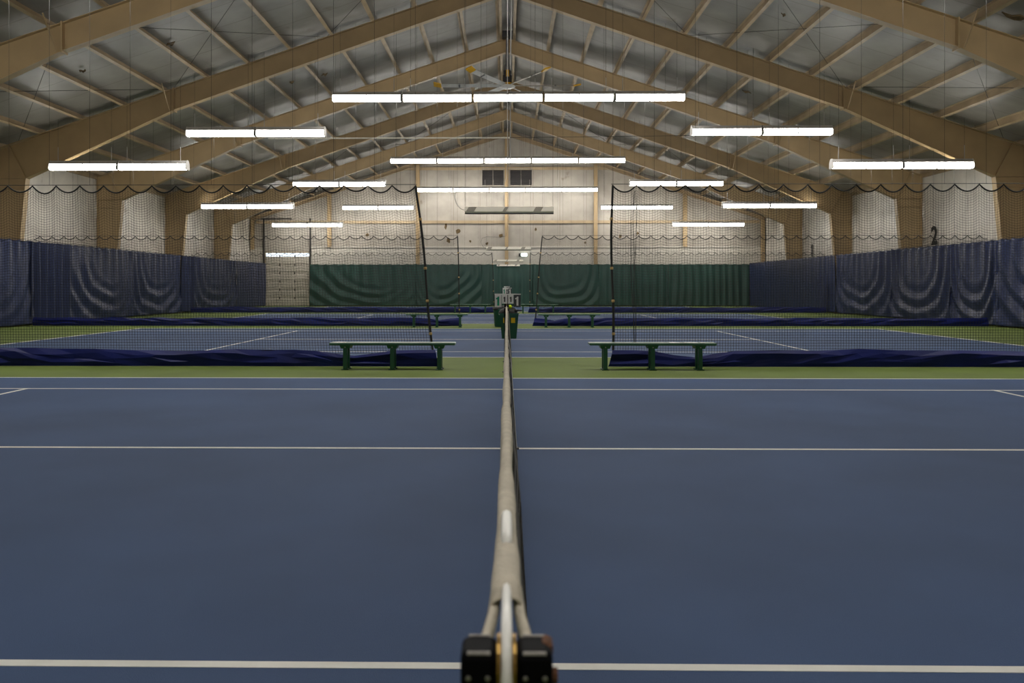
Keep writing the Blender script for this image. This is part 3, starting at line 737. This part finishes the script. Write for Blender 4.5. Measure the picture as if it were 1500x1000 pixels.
# ------------------------------------------------------------------ tennis nets
PH = 1.055; P0, P1 = -6.395, 6.39
def net_top(y):
    a = min(1, abs(y)/6.39); return .914 + (PH-.012-.914)*(a**1.25)
def net_x(y, z):
    zt = net_top(y); return .004 + .060*(zt-z)/zt*(1+.12*nz(y*.9, z, 2)) + .014*(1-math.exp(-max(0, zt-z)/.07))
def court_net(yc, label, front):
    t = thing('tennis_net', label, 'tennis net', (0, yc, 0), 'tennis nets')
    ys, ye = P0+.17, P1-.17
    b = MB(); sp = .045; th = .0018
    def strand(pts, vert):
        k = len(b.v)
        for x, y, z in pts:
            b.v += [(x, y-(th if vert else 0), z-(0 if vert else th)), (x, y+(th if vert else 0), z+(0 if vert else th)), (x+th*1.6, y, z)]
        for i in range(len(pts)-1):
            a = k+3*i; b.f += [(a, a+1, a+4, a+3), (a+1, a+2, a+5, a+4), (a+2, a, a+3, a+5)]
    n = int((ye-ys)/sp)
    for i in range(n+1):
        y = ys+i*sp; zt = net_top(y)-.03
        strand([(net_x(y, z)+.006*nz(y*4, z*3, 7), y, z) for z in [zt+(.03-zt)*j/6 for j in range(7)]], True)
    for j in range(1, 22):
        fr = j/21
        strand([(net_x(y, z)+.006*nz(y*4, z*3, 7), y, z) for y, z in [(ys+i*sp*2, (net_top(ys+i*sp*2)-.03)*(1-fr)+.03*fr) for i in range(n//2+1)]], False)
    o = b.build('netting', M['netting'], t); o['kind'] = 'stuff'
    # canvas head tape: inverted U with slightly wavy edges
    prof = [(-.0145, -.062), (-.0140, -.03), (-.0125, -.006), (-.008, .0), (0, .002), (.008, .0), (.0125, -.006), (.0140, -.03), (.0145, -.062)]
    N = 160
    def tp(i, j):
        y = ys-.02+(ye-ys+.04)*j; k = min(8, int(round(i*8))); px, pz = prof[k]
        wav = .0045*nz(y*2.3, 5, k*.25)+.0025*nz(y*9, k*.4, 1)
        fl_ = 1+.25*max(0, 1-abs(y-(ys))/.35)
        return (px*fl_+wav+.0035*nz(y*.8, 1, 1), y, net_top(y)+pz+.003*nz(y*5, 3, k))
    tpo = MB().grid(8, N, tp).build('head_tape', M['tape'], t, smooth=True)
    tpo.modifiers.new('canvas', 'SOLIDIFY').thickness = .0025
    # cable through the tape and over the posts
    MB().tube([(0, P0-.009, PH-.14), (0, P0-.009, PH-.03), (0, P0-.003, PH-.008), (0, P0+.013, PH+.003), (0, P0+.06, PH+.003), (0, ys+.06, net_top(ys+.06)-.008)], .0052, 8).build('cable', M['white'], t, smooth=True)
    MB().tube([(0, P1+.03, PH-.10), (0, P1+.02, PH-.002), (0, P1, PH+.006), (0, ye-.06, net_top(ye-.06)-.008)], .0042, 8).build('cable', M['white'], t)
    if front:
        ya, yb = P0+.36, P0+.52
        MB().tube([(0, ya, net_top(ya)-.004), (0, ya+.02, net_top(ya)+.003), (0, (ya+yb)/2, net_top(ya)+.005), (0, yb-.02, net_top(yb)+.003), (0, yb, net_top(yb)-.004)], .0078, 8).build('cable_sleeve', M['white'], t, smooth=True)
    for s in (-1, 1):     # lacing from the tape ends to the post
        MB().tube([(s*.011, ys+.05, net_top(ys)-.012), (s*.014, ys-.03, net_top(ys)-.012), (s*.020, ys-.09, net_top(ys)-.015), (s*.032, P0+.045, PH-.028)], [.006, .006, .0065, .008], 6).build('lacing', M['tape'], t, smooth=True)
        MB().tube([(s*.011, ye-.05, net_top(ye)-.012), (s*.03, P1-.04, PH-.028)], .005, 6).build('lacing', M['tape'], t)
    for y in (ys, ye):    # side bands
        MB().tube([(net_x(y, z), y, z) for z in [net_top(y)-.06-i*.12 for i in range(8)]], .016, 6).build('side_band', M['patch'], t, smooth=True)
    # centre strap
    for xoff in (.012,):
        s_ = MB()
        def st(i, j):
            z = .005+(net_top(0)-.0)*j; return (net_x(0, z)+xoff, -.025+.05*i, z)
        s_.grid(1, 12, st); o = s_.build('centre_strap', M['white'], t); o.modifiers.new('webbing', 'SOLIDIFY').thickness = .004
    MB().box(.072, .104, -.03, .03, .0, .012).build('strap_anchor', M['rod'], t)
    MB().tube([(net_x(y, .03), y, .03) for y in [ys+(ye-ys)*i/60 for i in range(61)]], .008, 5).build('bottom_cord', M['rope'], t)
    return t
NLAB = ['tennis net with beige canvas tape across the front court', 'tennis net on second court, behind green bin', 'tennis net on third court behind the middle benches', 'tennis net on the court beside green curtain']
for i, yc in enumerate(COURTS): court_net(yc, NLAB[i], i == 0)

def post(y, lab, detail, flip):
    t = thing('net_post', lab, 'net post', (0, y, 0), 'tennis net posts')
    sg = -1 if flip else 1
    MB().cbox(-.038, .038, -.006, .036, 0, .90, .010).build('shaft', M['black'], t)
    MB().cbox(-.07, .07, -.07, .07, 0, .012, .004).build('floor_sleeve', M['rod'], t)
    for s in (-1, 1):
        a, b = sorted((s*.0085, s*.0405))
        p = MB().cbox(a, b, -.006, .036, .885, PH-.006, .004).build('cap_half', M['black'], t)
        p.modifiers.new('soft', 'BEVEL').width = .002
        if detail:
            for yy, zz in ((.0315, PH-.0066), (-.0032, PH-.0074)):  # grey strips stand in for highlights along back and front top edges
                MB().tube([(a+.006, yy, zz), (b-.006, yy, zz)], .0019, 6).build('edge_highlight', M['greyed'], p)
            for q in (.25, .78):
                x = s*(.0085+.032*q)
                MB().lathe([(.0024, 0), (.0024, .0012), (.0014, .002)], n=10).build('rivet', M['bolt'], p, loc=(x, -.0055, PH-.028)).rotation_euler = (PI/2, 0, 0)
    # brass sheave in the slot
    w = MB()
    n = 18
    for x0, x1, r in ((-.0084, -.0055, .024), (.0055, .0084, .024), (-.0055, .0055, .019)):
        pts = [(.014+r*math.cos(2*PI*i/n), PH-.022+r*math.sin(2*PI*i/n)) for i in range(n)]
        w.prism_x(pts, x0, x1)
    w.build('sheave', M['brass'], t)
    if detail:
        MB().tube([(.0400, .014, PH-.034), (.0455, .014, PH-.034)], .007, 10).build('axle_nut', M['rust'], t)
        MB().cbox(.030, .0415, .012, .0365, PH-.018, PH-.0052, .003).build('rusty_edge', M['rust'], t)
    return t
for i, yc in enumerate(COURTS):
    post(yc+P0, ['black glossy net post with brass pulley on the front court', 'net post carrying the green bin', 'net post on third court beside the middle net gap', 'net post before the green curtain court'][i], i == 0, False)
    post(yc+P1, ['net post carrying the front scoreboard', 'net post carrying the second scoreboard beyond the green bin', 'net post carrying the third scoreboard', 'net post against the green centre curtain'][i], False, True)

# scoreboards clipped on the far posts
def score(y, z, lab, w=.415):
    t = thing('scoreboard', lab, 'scoreboard', (.018, y, z), 'flip scoreboards on the net posts')
    MB().box(-w/2, w/2, -.012, .012, .195, .212).build('top_bar', M['white'], t)
    MB().box(-.02, .02, -.01, .02, -.05, .2).build('clamp', M['rod'], t)
    cards = [(-w/2+.003, -w/2+.108, 0, M['white'], M['num_green'], .20), (-w/2+.115, -.006, .055, M['white'], M['num_black'], .115), (.006, w/2-.115, .055, M['white'], M['num_black'], .115), (w/2-.108, w/2-.003, 0, M['dgrey'], M['white'], .20)]
    for x0, x1, z0, m, mn, sz in cards:
        c = MB().box(x0, x1, -.02, -.012, z0, .196).build('score_card', m, t)
        me = one_mesh(sz, mn)
        g = put('numeral', me, c, ((x0+x1)/2, -.022, (z0+.19)/2)); g.rotation_euler = (PI/2, 0, 0)
    return t
score(COURTS[0]+P1-.08, 1.038, 'flip scoreboard showing 1 1 1 1 on front court net post')
score(COURTS[1]+P1-.08, 1.10, 'white scoreboard on net post beyond the green bin', .30)
score(COURTS[2]+P1-.08, 1.15, 'white scoreboard on net post of third court', .30)

# green bin hung on the second court's near post
by = COURTS[1]+P0-.255
t = thing('waste_bin', 'small green bin with yellow stickers hung on net post', 'bin', (.045, by, .44))
def bring(w, d, z): return [(-w, -d, z), (w, -d, z), (w, d, z), (-w, d, z)]
b = MB(); rr = [bring(.128, .11, 0), bring(.165, .15, .43), bring(.150, .135, .43), bring(.118, .10, .012)]
k = 0; b.v = sum(rr, []); b.f = [(3, 2, 1, 0), (12, 13, 14, 15)]
for a in range(3):
    for i in range(4):
        j = (i+1) % 4; b.f.append((a*4+i, a*4+j, a*4+4+j, a*4+4+i))
b.build('body', M['bin'], t)
r = MB(); r.box(-.178, .178, -.165, -.14, .42, .45); r.box(-.178, .178, .14, .165, .42, .45); r.box(-.178, -.153, -.14, .14, .42, .45); r.box(.153, .178, -.14, .14, .42, .45); r.build('rim', M['bin'], t)
for s in (-1, 1):
    MB().tube([(s*.165, -.168, .425), (s*.183, -.168, .437), (s*.183, -.168, .443)], .004, 6).build('handle', M['white'], t)
    x0, x1 = sorted((s*.035, s*.105)); MB().hexa([(x0,-.150,.28),(x1,-.150,.28),(x1,-.13,.28),(x0,-.13,.28),(x0,-.1585,.37),(x1,-.1585,.37),(x1,-.135,.37),(x0,-.135,.37)]).build('sticker', M['yellow'], t)
MB().box(-.085, -.005, .10, .22, .30, .38).build('bracket', M['rod'], t)
# bag on the bin
def blob(rx, ry, rz, seed, n=18, m=10):
    b = MB()
    def fn(i, j):
        a = 2*PI*i; e = PI*(j-.5); q = 1+.22*nz(math.cos(a)*2+seed, math.sin(a)*2, j*3)
        return (rx*math.cos(a)*math.cos(e)*q, ry*math.sin(a)*math.cos(e)*q, rz*math.sin(e)*q)
    return b.grid(n, m, fn)
t = thing('bin_bag', 'black liner bag bulging out of the small green bin', 'bag', (.035, by, .895))
blob(.165, .125, .10, 3).build('bag_body', M['bag'], t, smooth=True)
MB().tube([(.10, -.05, .03), (.17, -.06, .045), (.24, -.06, .04)], [.03, .016, .012], 6).build('bag_tail', M['bag'], t, smooth=True)
o = tag(MB().lathe([(.0335*math.cos(e), .0335*math.sin(e)) for e in [(-.48+.96*i/10)*PI for i in range(11)]], n=16).build('tennis_ball', M['ball'], None, True, (.062, by-.06, 1.005)), 'bright yellow green tennis ball on the black bag', 'ball')
# second bin, standing by the middle divider
t = thing('trash_can', 'dark green round trash can with black liner by the middle benches', 'bin', (-.17, 28.64, 0))
MB().lathe([(.22, 0), (.24, .02), (.275, .55), (.29, .56), (.29, .60), (.26, .61)], n=20).build('barrel', M['bin'], t, True)
q = blob(.31, .31, .10, 8); q.build('liner', M['bag'], t, True, (0, 0, .62))
